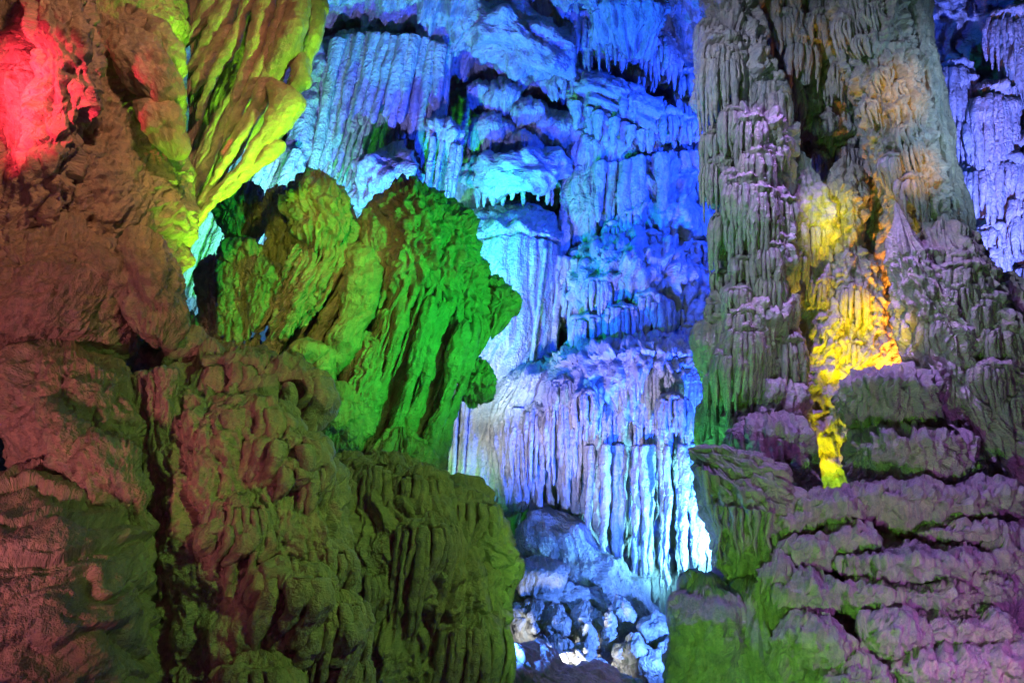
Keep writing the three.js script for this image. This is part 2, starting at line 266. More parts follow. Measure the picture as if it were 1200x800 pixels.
// ---------------------------------------------------------------- the cave itself
{
  const g = new THREE.SphereGeometry(1, 110, 80), p = g.attributes.position, c = new Float32Array(p.count * 3).fill(.9);
  for (let i = 0; i < p.count; i++) { const x = p.getX(i), y = p.getY(i), z = p.getZ(i), r = 1 + .06 * fbm(x * 3, y * 3, z * 3) + .02 * fbm(x * 11, y * 11, z * 11); p.setXYZ(i, x * 24 * r, Math.max(5 + y * 17 * r, -3.4 + .3 * fbm(x * 9, 0, z * 9)), -6 + z * 24 * r); }
  g.setAttribute('color', new THREE.BufferAttribute(c, 3)); g.computeVertexNormals(); struct('cave_chamber', g, ROCK.far);
}
const KNOB = { wp: [60, 10], fb: [[150, 26], [46, 10], [16, 3.6]], dr: [[34, 80, 16], [13, 34, 7], [6, 16, 3]], pc: [[22, 6], [9, 3.5]] };
struct('cave_wall', sheetGeometry([
  [[100, -90, 16], [400, -90, 15.5], [600, -90, 15], [760, -90, 15.5], [900, -90, 17], [1050, -90, 18], [1320, -90, 17.5]],
  [[100, 60, 19], [400, 60, 18.6], [600, 60, 18], [760, 60, 18.5], [900, 60, 19], [1050, 60, 19], [1320, 60, 17.5]],
  [[100, 200, 20], [400, 200, 20], [600, 200, 20], [760, 200, 20.5], [900, 200, 20], [1050, 200, 19], [1320, 200, 17.5]],
  [[100, 400, 20], [400, 400, 20], [600, 400, 20.5], [760, 400, 20.5], [900, 400, 20], [1050, 400, 19], [1320, 400, 17.5]],
  [[100, 600, 19], [400, 600, 19], [600, 600, 18.6], [760, 600, 18.6], [900, 600, 18.5], [1050, 600, 18], [1320, 600, 17.5]],
  [[100, 790, 15], [400, 790, 15], [600, 790, 15], [760, 790, 15], [900, 790, 15], [1050, 790, 15], [1320, 790, 15]]], { rel: KNOB, step: 2.4 }), ROCK.far);

const DRAPE = (k = 1) => ({ wp: [50 * k, 6 * k], fb: [[90 * k, 9 * k], [26 * k, 3 * k]], dr: [[26 * k, 62 * k, 15 * k], [11 * k, 28 * k, 7 * k], [5.5 * k, 15 * k, 2.6 * k]] });
const CORAL = (k = 1) => ({ wp: [30 * k, 5 * k], fb: [[60 * k, 9 * k], [20 * k, 3 * k]], pc: [[22 * k, 6.5 * k], [10 * k, 3.2 * k], [5 * k, 1.5 * k]] });
const FLUTE = (k = 1) => ({ wp: [80 * k, 6 * k], fb: [[90 * k, 7 * k, 2], [20 * k, 1.6 * k, 2]], fl: [[22 * k, 10 * k, 14], [9 * k, 5 * k, 12], [4 * k, 1.6 * k, 12]] });
const PITTED = (k = 1) => ({ wp: [60 * k, 9 * k], fb: [[120 * k, 14 * k], [36 * k, 3 * k], [10 * k, 1 * k]], pit: [[22 * k, 6 * k, .55, 2.2], [8 * k, 3.4 * k, .3, 1.4], [4.5 * k, 1.6 * k, .3, 1.3]] });
const SMOOTH = (k = 1) => ({ fb: [[70 * k, 7 * k], [20 * k, 1.8 * k], [7 * k, .6 * k]], fl: [[14 * k, 1.5 * k, 14]] });

// ---------------------------------------------------------------- far left: curtains behind the green formation
{
  const t = thing('stalactite_curtain', 'wide violet and blue stalactite curtain hanging above the green formation', 'curtain');
  sheet(t, 'curtain_face', [[[372, 46, 18.4], [420, 34, 18.0], [480, 36, 18.0], [526, 50, 18.4]], [[360, 110, 18.2], [415, 100, 18], [475, 100, 18], [528, 110, 18.3]], [[345, 180, 18.4], [410, 180, 18.5], [465, 180, 18.5], [520, 180, 18.5]], [[330, 260, 18.6], [395, 260, 18.7], [450, 260, 18.7], [505, 260, 18.6]]], { fb: [[60, 4], [18, 1.2]], fl: [[14, 8, 60], [6, 3, 60]] }, { step: 2 });
  body(t, 'pillar', [[378, 52, 17.9, 12], [368, 100, 17.7, 16], [352, 160, 17.5, 17], [338, 220, 17.4, 15], [326, 265, 17.4, 13]], SMOOTH(.6), { mat: ROCK.far });
  rods(t, 'stalactite', [[390, 48, 17.6], [425, 40, 17.5], [460, 42, 17.4], [490, 44, 17.5], [524, 56, 17.7]], [[352, 245, 17.6], [398, 170, 17.6], [432, 150, 17.5], [470, 165, 17.6], [508, 235, 17.7]], 24, { r: [6, 9], var: .3, taper: .6, seed: 5, wob: 1, dz: .35, rel: { fb: [[20, 1.5, 3]], fl: [[6, 1.6, 20]] } });
  rods(t, 'stalactite', [[398, 110, 17.9], [430, 120, 17.8], [470, 120, 17.8], [510, 110, 17.9]], [[360, 250, 17.8], [400, 225, 17.8], [445, 215, 17.8], [498, 240, 17.8]], 15, { r: [3.5, 6], var: .25, taper: .55, seed: 6, wob: 1, dz: .3 });
  const u = thing('stalactite_curtain', 'straight teal stalactites in a row behind the lime drapery', 'curtain');
  sheet(u, 'curtain_face', [[[255, 150, 17.8], [310, 150, 17.6], [360, 150, 17.8]], [[220, 260, 17.9], [275, 260, 17.9], [330, 260, 18]], [[180, 390, 18], [230, 390, 18], [290, 390, 18]]], { fl: [[14, 6, 40], [6, 2, 40]] });
  rods(u, 'stalactite', [[268, 155, 17.2], [310, 160, 17.1], [350, 175, 17.2]], [[194, 350, 17.2], [235, 350, 17.2], [280, 340, 17.2]], 11, { r: [5, 9], var: .12, taper: .7, seed: 8, wob: 1 });
  const w = thing('stalactite_cluster', 'short narrow violet stalactites beside the green hollow', 'stalactites');
  body(w, 'cap', [[520, 135, 17.6, 10], [522, 160, 17.3, 22], [518, 185, 17.5, 16]], DRAPE(.5), { mat: ROCK.far });
  rods(w, 'stalactite', [[506, 160, 17.2], [540, 172, 17.2]], [[496, 235, 17.2], [532, 238, 17.2]], 7, { r: [3, 5], var: .25, taper: .5, seed: 12 });
  const k = thing('flowstone_mound', 'teal knobbly flowstone below the violet curtain', 'flowstone');
  body(k, 'mound', [[452, 172, 17.5, 16], [456, 200, 17.1, 36], [450, 250, 16.9, 50]], CORAL(.9), { mat: ROCK.far });
}
// ---------------------------------------------------------------- upper centre
{
  const t = thing('cauliflower_flowstone', 'rounded blue grey flowstone lobes above the green hollow', 'flowstone');
  for (const [x, y, r] of [[588, 118, 24], [620, 138, 26], [650, 155, 28], [578, 158, 28], [612, 175, 26], [640, 190, 20], [565, 110, 18]]) body(t, 'lobe', [[x, y - r * .8, 18.9, r * .6], [x, y, 18.3, r], [x - 2, y + r * 1.2, 18.5, r * .7]], FLUTE(.5), { mat: ROCK.far });
  const u = thing('drapery_ledge', 'blue overhanging ledge with fluted drapery under it', 'drapery');
  body(u, 'ledge', [[650, 90, 18.6, 14], [690, 108, 17.9, 26], [735, 130, 17.8, 28], [785, 165, 18.2, 18]], DRAPE(.8), { mat: ROCK.far });
  rods(u, 'drip', [[668, 118, 17.7], [720, 140, 17.5], [775, 165, 17.9]], [[668, 150, 17.9], [720, 172, 17.8], [775, 185, 18]], 13, { r: [4, 8], var: .4, seed: 21 });
  skirts(u, [[640, 80, 18.6, 20], [720, 110, 18.2, 30], [790, 150, 18.4, 30]], 7, [14, 24], { seed: 45, mat: ROCK.far, drop: 1.2 });
  const h = thing('rock_hollow', 'green lit overhang with short drips above the rippled shelf', 'overhang');
  body(h, 'roof', [[545, 200, 18.8, 14], [580, 205, 17.8, 22], [620, 200, 17.5, 24], [662, 195, 18.2, 16]], CORAL(.8), { mat: ROCK.far });
  rods(h, 'drip', [[556, 222, 17.9], [650, 218, 17.9]], [[556, 246, 18.1], [650, 244, 18.1]], 9, { r: [3, 6], var: .5, seed: 33 });
  const b = thing('ceiling_boulder', 'pale bulging rock under the cave roof', 'rock');
  body(b, 'boulder', [[540, 10, 17.8, 24], [590, 35, 17.4, 34], [640, 65, 17.6, 30], [670, 90, 18.2, 14]], { ...CORAL(1), dr: [[26, 50, 10]] }, { mat: ROCK.far });
  const c = thing('ceiling_boulder', 'dark streaked hanging rock beside the pale bulging rock', 'rock');
  body(c, 'boulder', [[720, -30, 17, 40], [735, 30, 17, 42], [740, 70, 17.6, 24]], DRAPE(.9), { mat: ROCK.far });
}
// ---------------------------------------------------------------- pale curtain with the rippled shelf
{
  const t = thing('flowstone_column', 'broad pale aqua flowstone column under a rippled shelf', 'column');
  body(t, 'shelf', [[600, 240, 19.8, 34], [598, 258, 19, 54], [597, 280, 18.2, 60], [597, 296, 18.1, 58]], { wp: [20, 6], pc: [[13, 3.5, .55], [6, 1.5, .6]], fb: [[30, 3]] }, { mat: ROCK.far, bot: .1, step: 1.8, k: .7 });
  body(t, 'curtain', [[597, 284, 18.15, 60], [596, 310, 18.05, 60], [592, 400, 17.9, 57], [578, 500, 17.8, 56], [566, 610, 17.7, 58]], { wp: [120, 8], fb: [[80, 4, 3]], fl: [[24, 5, 40], [8, 2.2, 30], [3, .7, 20]] }, { mat: ROCK.far, top: .03, k: .7 });
  for (const [a, b, c] of [[640, 300, 600], [615, 420, 560], [560, 480, 540], [543, 480, 530]]) body(t, 'rib', [[a, 290 + (b - 300), 17.3, 2.5], [(a + c) / 2 + 2, 430, 17.1, 3], [c, 575, 17, 3]], { fb: [[10, .7]] }, { mat: ROCK.far, minu: 8 });
}
// ---------------------------------------------------------------- blue cascade in the centre
{
  const t = thing('flowstone_cascade', 'tall blue flowstone cascade stepping down in fringed tiers', 'cascade');
  const M = { mat: ROCK.far, step: 2.1 };
  body(t, 'fringe', [[690, 184, 19.2, 14], [690, 200, 18.8, 26], [690, 260, 18.6, 25], [692, 325, 18.8, 12]], FLUTE(.6), M);
  body(t, 'edge_rib', [[668, 186, 18.8, 6], [662, 260, 18.4, 8], [650, 360, 18, 9], [640, 445, 17.8, 10]], FLUTE(.4), M);
  body(t, 'tier', [[775, 160, 20.2, 40], [768, 225, 19.4, 66], [765, 290, 19, 76], [765, 335, 19.3, 60]], DRAPE(.8), M);
  body(t, 'tier', [[750, 270, 19.6, 50], [742, 320, 18.5, 84], [740, 370, 18.1, 86], [740, 415, 18.5, 60]], DRAPE(.75), M);
  body(t, 'tier', [[712, 140, 19.6, 44], [714, 172, 19, 58], [708, 205, 18.9, 50], [704, 240, 19.1, 40]], DRAPE(.6), M);
  body(t, 'fold', [[822, 165, 20, 18], [830, 250, 19.3, 26], [836, 310, 19, 22], [842, 370, 18.8, 12]], SMOOTH(.9), M);
  body(t, 'tier', [[800, 310, 19, 26], [815, 350, 18, 46], [830, 395, 17.6, 46], [850, 425, 17.5, 30]], CORAL(.7), M);
  body(t, 'tier', [[745, 380, 18.8, 60], [745, 425, 17.6, 104], [752, 470, 16.9, 112], [755, 510, 17.1, 100]], { ...DRAPE(.55), tier: [[26, 5, 60, .5]] }, M);
  body(t, 'tier', [[628, 425, 17.5, 16], [622, 448, 17, 34], [606, 500, 16.9, 28], [602, 600, 17, 22]], FLUTE(.6), M);
  sheet(t, 'curtain_face', [[[585, 480, 17.4], [680, 465, 16.7], [780, 450, 16.3], [866, 475, 16.7]], [[590, 560, 17.6], [690, 560, 17.2], [780, 560, 17], [866, 560, 17.2]], [[590, 700, 18], [690, 720, 18], [770, 720, 17.8], [866, 700, 17.6]]], { ...FLUTE(.7), dr: [[14, 60, 8]] }, { step: 2 });
  rods(t, 'stalactite', [[598, 478, 16.7], [680, 470, 16.1], [770, 462, 15.7], [856, 488, 15.9]], [[606, 590, 16.8], [690, 655, 16.5], [770, 698, 16.1], [856, 665, 15.9]], 30, { r: [5, 10], var: .55, taper: .4, seed: 71, dz: .6, wob: 4, rel: { fb: [[16, 2.2, 2.5]], fl: [[6, 2, 10]] } });
  rods(t, 'stalactite', [[690, 520, 15.9], [770, 520, 15.5], [852, 520, 15.7]], [[690, 668, 15.9], [770, 705, 15.5], [852, 670, 15.7]], 16, { r: [4, 9], var: .3, taper: .5, seed: 72, dz: .5, wob: 4, rel: { fb: [[16, 2.2, 2.5]], fl: [[6, 2, 10]] } });
  const K = { mat: ROCK.far, drop: 2.6, gap: 5, bk: 1 };
  skirts(t, [[772, 190, 19.9, 52], [768, 225, 19.4, 66], [765, 290, 19, 76], [765, 320, 19.2, 66]], 14, [13, 26], { ...K, seed: 41 });
  skirts(t, [[748, 290, 19.2, 62], [742, 320, 18.5, 84], [740, 370, 18.1, 86], [740, 400, 18.4, 66]], 15, [14, 28], { ...K, seed: 46 });
  skirts(t, [[745, 395, 18.4, 80], [745, 425, 17.6, 104], [752, 470, 16.9, 112]], 14, [14, 26], { ...K, seed: 47 });
  skirts(t, [[800, 320, 18.7, 30], [815, 350, 18, 46], [830, 395, 17.6, 46], [845, 415, 17.5, 36]], 8, [13, 22], { ...K, seed: 42, drop: 1.6 });
  skirts(t, [[600, 490, 17, 10], [680, 478, 16.4, 10], [780, 466, 16.1, 10], [850, 486, 16.2, 8]], 12, [18, 32], { ...K, seed: 43, drop: 2.8, bk: .4 });
  const RR = { fb: [[16, 2, 2.5]], fl: [[6, 2, 10]] };
  rods(t, 'stalactite', [[672, 186, 18.7], [720, 190, 18.1], [770, 180, 18.0], [835, 176, 18.6]], [[662, 330, 18.3], [715, 340, 17.8], [775, 330, 17.7], [848, 345, 18.4]], 24, { r: [4, 8], var: .75, taper: .4, seed: 171, dz: .7, wob: 4, rel: RR });
  rods(t, 'stalactite', [[655, 300, 17.9], [720, 310, 17.0], [775, 310, 16.9], [830, 316, 17.3]], [[648, 420, 17.6], [715, 415, 16.9], [780, 405, 16.8], [845, 400, 17.2]], 22, { r: [4, 7], var: .7, taper: .4, seed: 172, dz: .6, wob: 4, rel: RR });
  const m = thing('flowstone_mound', 'smooth deep blue mound sloping down from the pale column', 'mound');
  body(m, 'mound', [[628, 582, 17, 14], [652, 625, 16, 46], [672, 680, 15.4, 74], [690, 740, 15, 100], [700, 820, 14.8, 110]], SMOOTH(1), { mat: ROCK.far, k: .4 });
  body(m, 'fringe', [[632, 652, 15, 20], [632, 668, 14.6, 36], [628, 705, 14.7, 26]], FLUTE(.5), { mat: ROCK.far });
  body(m, 'ridge', [[600, 712, 14.6, 12], [640, 700, 14.5, 16], [690, 706, 14.5, 16], [730, 730, 14.4, 8]], DRAPE(.35), { mat: ROCK.far });
  let i = 0;
  for (const [x, y, r, d, lab] of [[622, 722, 22, 14.2, 'round violet boulder at the left end of the blue basin'], [652, 727, 21, 14.1, 'round mauve boulder between two violet boulders'], [688, 722, 18, 14.1, 'rough violet boulder below the blue mound'], [742, 762, 20, 13.4, 'layered blue boulder next to the white stalagmite'], [768, 735, 20, 13.8, 'blue boulder below the white stalactites'], [762, 782, 22, 13.1, 'large blue boulder against the brown rock'], [784, 758, 14, 13.3, 'small blue boulder wedged behind the layered boulder'], [730, 712, 13, 13.9, 'small pointed blue boulder behind the stalagmites']])
    body(thing('boulder', lab, 'boulder'), 'stone', [[x, y - r, d, r * .5], [x, y, d - .1, r], [x + 2, y + r * 1.2, d, r * .8]], CORAL(.6), { mat: ROCK.far });
  const wr = thing('boulder', 'white floodlit rubble block on the basin edge', 'boulder'); body(wr, 'stone', [[640, 748, 13.5, 12], [650, 758, 13.4, 20], [655, 775, 13.5, 18]], { fb: [[22, 7], [8, 2.5]] }, { mat: ROCK.far });
  const wr2 = thing('boulder', 'white floodlit flat slab behind the dark ledge', 'boulder'); body(wr2, 'stone', [[672, 752, 13.4, 10], [686, 768, 13.3, 18], [702, 784, 13.3, 14]], { fb: [[22, 6], [8, 2.5]] }, { mat: ROCK.far });
  for (const [x, y0, y1, r, lab] of [[715, 716, 785, 10, 'tall pale stalagmite with a rounded top among the boulders'], [690, 728, 770, 10, 'short white stalagmite beside the tall pale one']]) body(thing('stalagmite', lab, 'stalagmite'), 'shaft', [[x, y0, 13.6, r * .6], [x, (y0 + y1) / 2, 13.6, r], [x + 2, y1, 13.6, r * 1.3]], { fb: [[14, 2.5], [6, 1]], tier: [[12, 2.5, 30, .5]] }, { mat: ROCK.far });
}
// ---------------------------------------------------------------- tall green formation, left of centre
{
  const t = thing('cauliflower_formation', 'tall green cauliflower-headed formation with fluted stems', 'formation');
  const O = { mat: ROCK.mid, step: 1.8 }, FL = k => ({ wp: [60 * k, 8 * k], fb: [[70 * k, 8 * k, 1.6], [22 * k, 2.5 * k, 1.5]], fl: [[20 * k, 13 * k, 9], [8 * k, 5 * k, 9], [4 * k, 1.6 * k, 9]], pit: [[13 * k, 6 * k, .45, 2.5]] });
  const CR = k => ({ wp: [30 * k, 8 * k], fb: [[60 * k, 9 * k], [20 * k, 3 * k]], dr: [[20 * k, 44 * k, 11 * k], [9 * k, 20 * k, 6 * k]], pc: [[8 * k, 3 * k]], pit: [[12 * k, 7 * k, .4, 2]] });
  body(t, 'core', [[370, 250, 8.75, 40], [405, 300, 8.7, 90], [430, 380, 8.6, 112], [400, 480, 8.4, 116], [390, 620, 8.3, 130]], FL(.9), { ...O, k: .3 });
  const st = (name, sp, rel = FL(.6)) => body(t, name, sp, rel, O);
  st('head', [[288, 215, 8.5, 12], [286, 245, 8.4, 31], [284, 278, 8.45, 17], [280, 300, 8.5, 12]], FL(.7));
  st('head', [[326, 218, 8.4, 8], [326, 245, 8.3, 18], [328, 285, 8.3, 16], [332, 310, 8.4, 8]]);
  st('head', [[374, 203, 8.1, 14], [374, 238, 7.95, 38], [382, 280, 7.9, 36], [374, 312, 7.95, 20]], { ...FL(.8), pit: [[12, 7, .4, 3.5]] });
  for (const [x0, y0, x1, y1, r] of [[352, 285, 322, 345, 7], [362, 295, 330, 365, 8], [376, 300, 318, 420, 10], [388, 305, 345, 380, 8], [398, 300, 360, 372, 7], [408, 298, 380, 350, 6]]) st('stalk', [[x0, y0, 7.85, r * .8], [mix(x0, x1, .3), mix(y0, y1, .3), 7.8, r], [mix(x0, x1, .7) + 2, mix(y0, y1, .7), 7.85, r * .8], [x1, y1, 7.95, r * .4]], FL(.4));
  st('stalk', [[370, 305, 8.0, 10], [345, 350, 7.95, 13], [318, 410, 8, 12], [300, 460, 8.05, 13], [292, 520, 8.1, 14]]);
  st('shoulder', [[286, 282, 8.3, 16], [286, 296, 8.2, 26], [288, 318, 8.25, 18], [288, 345, 8.35, 10]], FL(.6));
  for (const [x0, x1, y1, r] of [[262, 262, 392, 7], [272, 268, 428, 7], [284, 280, 430, 8], [296, 290, 420, 6], [306, 300, 405, 7]]) st('strand', [[x0, 298, 8.15, r], [x0 - 1, 330, 8.1, r * 1.1], [mix(x0, x1, .7), 375, 8.15, r * .7], [x1, y1, 8.2, r * .8]], FL(.35));
  st('lobe', [[306, 300, 8.1, 10], [312, 325, 8.0, 21], [308, 352, 8.05, 15], [300, 390, 8.1, 7]], FL(.5));
  st('lobe', [[360, 394, 7.7, 12], [362, 412, 7.6, 25], [356, 440, 7.65, 12], [348, 480, 7.7, 9]], SMOOTH(.5));
  st('lobe', [[374, 400, 7.7, 10], [380, 425, 7.6, 14], [376, 470, 7.7, 9]], SMOOTH(.5));
  st('neck', [[424, 284, 7.95, 14], [424, 328, 7.8, 23], [416, 365, 7.8, 20], [400, 405, 7.75, 21], [392, 440, 7.8, 12]], SMOOTH(.7));
  st('head', [[446, 228, 8.2, 12], [446, 262, 8.0, 25], [446, 300, 7.95, 21], [440, 345, 8, 12]], { ...SMOOTH(.7), fl: [[14, 4, 12]] });
  st('head', [[480, 212, 8.2, 18], [488, 245, 8.0, 38], [494, 285, 7.9, 38], [488, 325, 7.9, 30], [480, 370, 8, 16]], CR(.75));
  st('head', [[516, 228, 8.3, 12], [522, 262, 8.1, 30], [526, 300, 8.0, 30], [518, 345, 8.05, 22], [506, 380, 8.1, 14]], CR(.75));
  st('head', [[542, 285, 8.3, 10], [548, 318, 8.2, 22], [548, 355, 8.15, 24], [540, 395, 8.2, 16]], CR(.7));
  st('spur', [[560, 322, 8.4, 12], [580, 338, 8.3, 19], [590, 360, 8.25, 18], [572, 388, 8.3, 14]], CR(.6));
  st('spur_tip', [[582, 350, 8.25, 8], [600, 358, 8.25, 11], [604, 370, 8.25, 5]], CR(.4));
  st('knob', [[556, 420, 8.2, 10], [561, 448, 8.1, 23], [552, 478, 8.2, 11]], CR(.6));
  for (const [x0, y0, x1, y1, r] of [[452, 340, 420, 440, 8], [466, 350, 425, 480, 9], [478, 345, 432, 500, 10], [492, 352, 445, 520, 12], [505, 360, 456, 530, 12], [518, 368, 468, 540, 13], [532, 378, 482, 545, 14], [545, 385, 500, 530, 14], [556, 390, 520, 510, 12], [440, 340, 410, 400, 7]]) {
    const z = ((x0 * 7) % 5) * .07 - .14; st('stalk', [[x0, y0 - 12, 7.95 + z, r * .5], [mix(x0, x1, .2), mix(y0, y1, .2), 7.85 + z, r * .9], [mix(x0, x1, .55) + 3, mix(y0, y1, .55), 7.9 + z, r * .55], [x1, y1, 7.95 + z, r * .75], [x1 - 6, y1 + 70, 8 + z, r * .9]], { fb: [[40, 3, 2], [12, 1]], fl: [[9, 2.6, 12], [4, 1, 10]] });
  }
  for (const [x0, y0, x1, y1, r] of [[404, 330, 372, 400, 8], [440, 420, 412, 500, 12], [462, 400, 436, 520, 10], [486, 420, 452, 560, 13], [508, 420, 476, 560, 12], [528, 430, 496, 560, 13], [420, 430, 404, 470, 9]]) st('stalk', [[x0, y0, 8.1, r * .6], [mix(x0, x1, .4), mix(y0, y1, .4), 8, r], [x1, y1, 8, r * .9], [x1 - 8, y1 + 60, 8, r]], { fb: [[40, 3, 2], [12, 1]], fl: [[9, 2.6, 12], [4, 1, 10]] });
  st('stalk', [[440, 400, 7.85, 10], [428, 450, 7.75, 18], [420, 510, 7.75, 22], [418, 590, 7.75, 26]], FL(.6));
  st('knob', [[390, 448, 7.6, 18], [392, 490, 7.45, 42], [392, 545, 7.6, 32]], { ...PITTED(.5), fl: [[16, 5, 4]] });
  st('knob', [[470, 500, 7.75, 14], [472, 530, 7.6, 36], [470, 580, 7.6, 40]], FL(.7));
  st('stalk', [[252, 300, 8.6, 12], [246, 340, 8.5, 17], [254, 400, 8.5, 12], [256, 470, 8.5, 14]]);
  for (const [x, y, d, r, ln, dr] of [[378, 284, 7.95, 34, -30, 2], [486, 318, 7.95, 34, -24, 2], [520, 338, 8.1, 28, -20, 2.2], [446, 300, 7.98, 22, -14, 2], [286, 300, 8.25, 26, -6, 2.2], [548, 372, 8.2, 24, -18, 2.2], [328, 288, 8.35, 17, -8, 2], [470, 370, 7.9, 26, -20, 2.4], [510, 400, 7.95, 26, -22, 2.4], [430, 400, 7.9, 22, -16, 2.2], [580, 366, 8.3, 18, -10, 1.6], [310, 345, 8.1, 18, -8, 2.6], [345, 350, 8.0, 20, -14, 2.4]]) skirt(t, x, y, d, r, { seed: x * 3 + y, lean: ln, drop: dr, gap: 5, tuck: .85, k: .7, rel: FL(.5) });
  st('base', [[228, 372, 8.6, 16], [240, 400, 8.5, 26], [250, 460, 8.4, 30]], FL(.7));
}
// ---------------------------------------------------------------- left foreground
{
  const O = { mat: ROCK.near, step: 2.2 };
  const t = thing('rock_buttress', 'large brown rock buttress with a rough red lit flank', 'rock');
  body(t, 'rock_mass', [[110, -160, 6.2, 95], [112, 0, 6, 96], [112, 100, 5.9, 94], [105, 200, 5.8, 105], [90, 300, 5.7, 110], [60, 420, 5.6, 110]], PITTED(1.1), O);
  for (const q of [[[150, 30, 5.5, 20], [172, 80, 5.4, 34], [196, 128, 5.4, 22]], [[176, 110, 5.5, 16], [192, 145, 5.4, 26], [206, 188, 5.45, 9]], [[180, 20, 5.6, 10], [195, 60, 5.55, 18], [200, 90, 5.6, 12]]]) body(t, 'petal', q, SMOOTH(.7), { ...O, mat: ROCK.smooth });
  const r = thing('flowstone_column', 'knobbly red floodlit flowstone column on the rock buttress', 'column');
  body(r, 'shaft', [[66, -60, 5.1, 32], [72, 30, 4.95, 34], [78, 95, 4.95, 34], [66, 155, 4.95, 28], [48, 225, 4.95, 30], [25, 310, 5, 40]], { wp: [30, 6], fb: [[60, 8]], dr: [[22, 46, 13], [10, 24, 6]], pc: [[13, 6], [6, 3]] }, O);
  body(r, 'shaft', [[104, 40, 5.05, 8], [106, 75, 5, 12], [104, 110, 5.05, 6]], CORAL(.6), O);
  const w = thing('rock_recess', 'smooth red rock recess left of the knobbly column', 'rock');
  body(w, 'rock_mass', [[-30, -80, 5.8, 60], [-20, 60, 5.7, 62], [-25, 200, 5.6, 60], [-40, 330, 5.4, 70]], SMOOTH(1.6), O);
  const a = thing('rock_lobe', 'folded brown rock lobes above the dark foreground domes', 'rock');
  body(a, 'lobe', [[60, 235, 5.3, 30], [70, 300, 5.1, 72], [70, 360, 4.9, 90], [40, 440, 4.8, 100]], PITTED(.9), O);
  body(a, 'fold', [[104, 285, 4.95, 16], [118, 318, 4.8, 34], [112, 350, 4.75, 26], [70, 400, 4.7, 20]], SMOOTH(.8), O);
  body(a, 'fold', [[150, 330, 4.95, 14], [125, 360, 4.8, 15], [80, 400, 4.7, 14]], SMOOTH(.8), O);
  body(a, 'lobe', [[168, 268, 5.1, 14], [172, 310, 4.95, 38], [180, 350, 4.9, 38], [186, 405, 4.9, 28]], PITTED(.6), O);
  body(a, 'lobe', [[150, 372, 5.5, 30], [165, 405, 5.5, 52], [170, 460, 5.5, 56]], PITTED(.6), O);
  body(a, 'lobe', [[225, 380, 5.3, 14], [222, 410, 5.2, 24], [200, 450, 5.2, 30]], PITTED(.5), O);
  const c = thing('rock_dome', 'big dim olive rock dome with deep pits and creases', 'rock');
  body(c, 'dome', [[255, 402, 5.3, 50], [252, 470, 4.95, 112], [262, 560, 4.7, 134], [275, 680, 4.6, 142], [285, 900, 4.5, 150]], { ...PITTED(1.0), dr: [[40, 110, 16], [16, 44, 5]] }, { ...O, k: .55 });
  const CS = [[255, 420, 5.2, 70], [252, 470, 4.95, 112], [262, 560, 4.7, 134], [275, 680, 4.6, 142], [280, 790, 4.55, 146]], CK = { mat: ROCK.near, lean: -22, k: .6, tuck: .8, bk: .55 };
  skirts(c, CS, 8, [26, 44], { ...CK, seed: 61, drop: 2.4, gap: 8, th: .3, spread: 1.9 });
  skirts(c, CS, 9, [30, 52], { ...CK, seed: 64, drop: 1.3, gap: 18, th: .5, spread: 1.6 });
  rods(c, 'fold', [[158, 440, 4.7], [200, 430, 4.6]], [[165, 720, 4.3], [205, 700, 4.2]], 5, { r: [8, 13], var: .2, taper: .6, seed: 62, dz: .1, mat: ROCK.near, step: 2, rel: FLUTE(.6) });
  const d = thing('rock_dome', 'dark brown rock dome with a sharp cleft above the ringed mound', 'rock');
  body(d, 'dome', [[72, 385, 4.75, 50], [74, 450, 4.6, 76], [88, 520, 4.5, 82], [95, 640, 4.5, 70]], PITTED(.9), { ...O, k: .7 });
  body(d, 'lobe', [[60, 470, 4.25, 16], [66, 500, 4.15, 26], [80, 535, 4.15, 22], [100, 580, 4.2, 24]], PITTED(.6), O);
  body(d, 'lobe', [[112, 500, 4.3, 20], [118, 540, 4.15, 46], [128, 600, 4.1, 44], [130, 680, 4.1, 40]], PITTED(.8), { ...O, k: .6 });
  const e = thing('rock_mound', 'maroon rock mound with concentric horizontal ledges', 'rock');
  body(e, 'mound', [[60, 545, 4.3, 56], [56, 620, 4, 96], [48, 720, 3.8, 120], [40, 900, 3.7, 130]], { wp: [90, 14], fb: [[120, 8], [26, 2], [9, 1]], tier: [[44, 16, 220, .35], [17, 5, 120, .35]], pit: [[7, 1.5, .4, .6]] }, O);
  const f = thing('rock_dome', 'dim green fluted rock dome jutting toward the blue basin', 'rock');
  body(f, 'dome', [[455, 530, 6.5, 50], [470, 575, 6.2, 96], [490, 650, 6, 112], [480, 740, 5.9, 112], [470, 900, 5.8, 120]], { ...PITTED(.9), dr: [[30, 100, 15], [12, 40, 6]] }, { ...O, k: .6 });
  skirts(f, [[455, 540, 6.4, 60], [470, 575, 6.2, 96], [490, 650, 6, 112], [480, 740, 5.9, 112]], 10, [24, 44], { seed: 63, mat: ROCK.near, drop: 3, gap: 8, lean: -18, k: .6, tuck: .82, bk: .6 });
  body(f, 'snout', [[540, 590, 6.1, 26], [575, 640, 6, 34], [590, 665, 6, 26], [570, 720, 6, 24], [555, 800, 6, 26]], PITTED(.7), O);
}
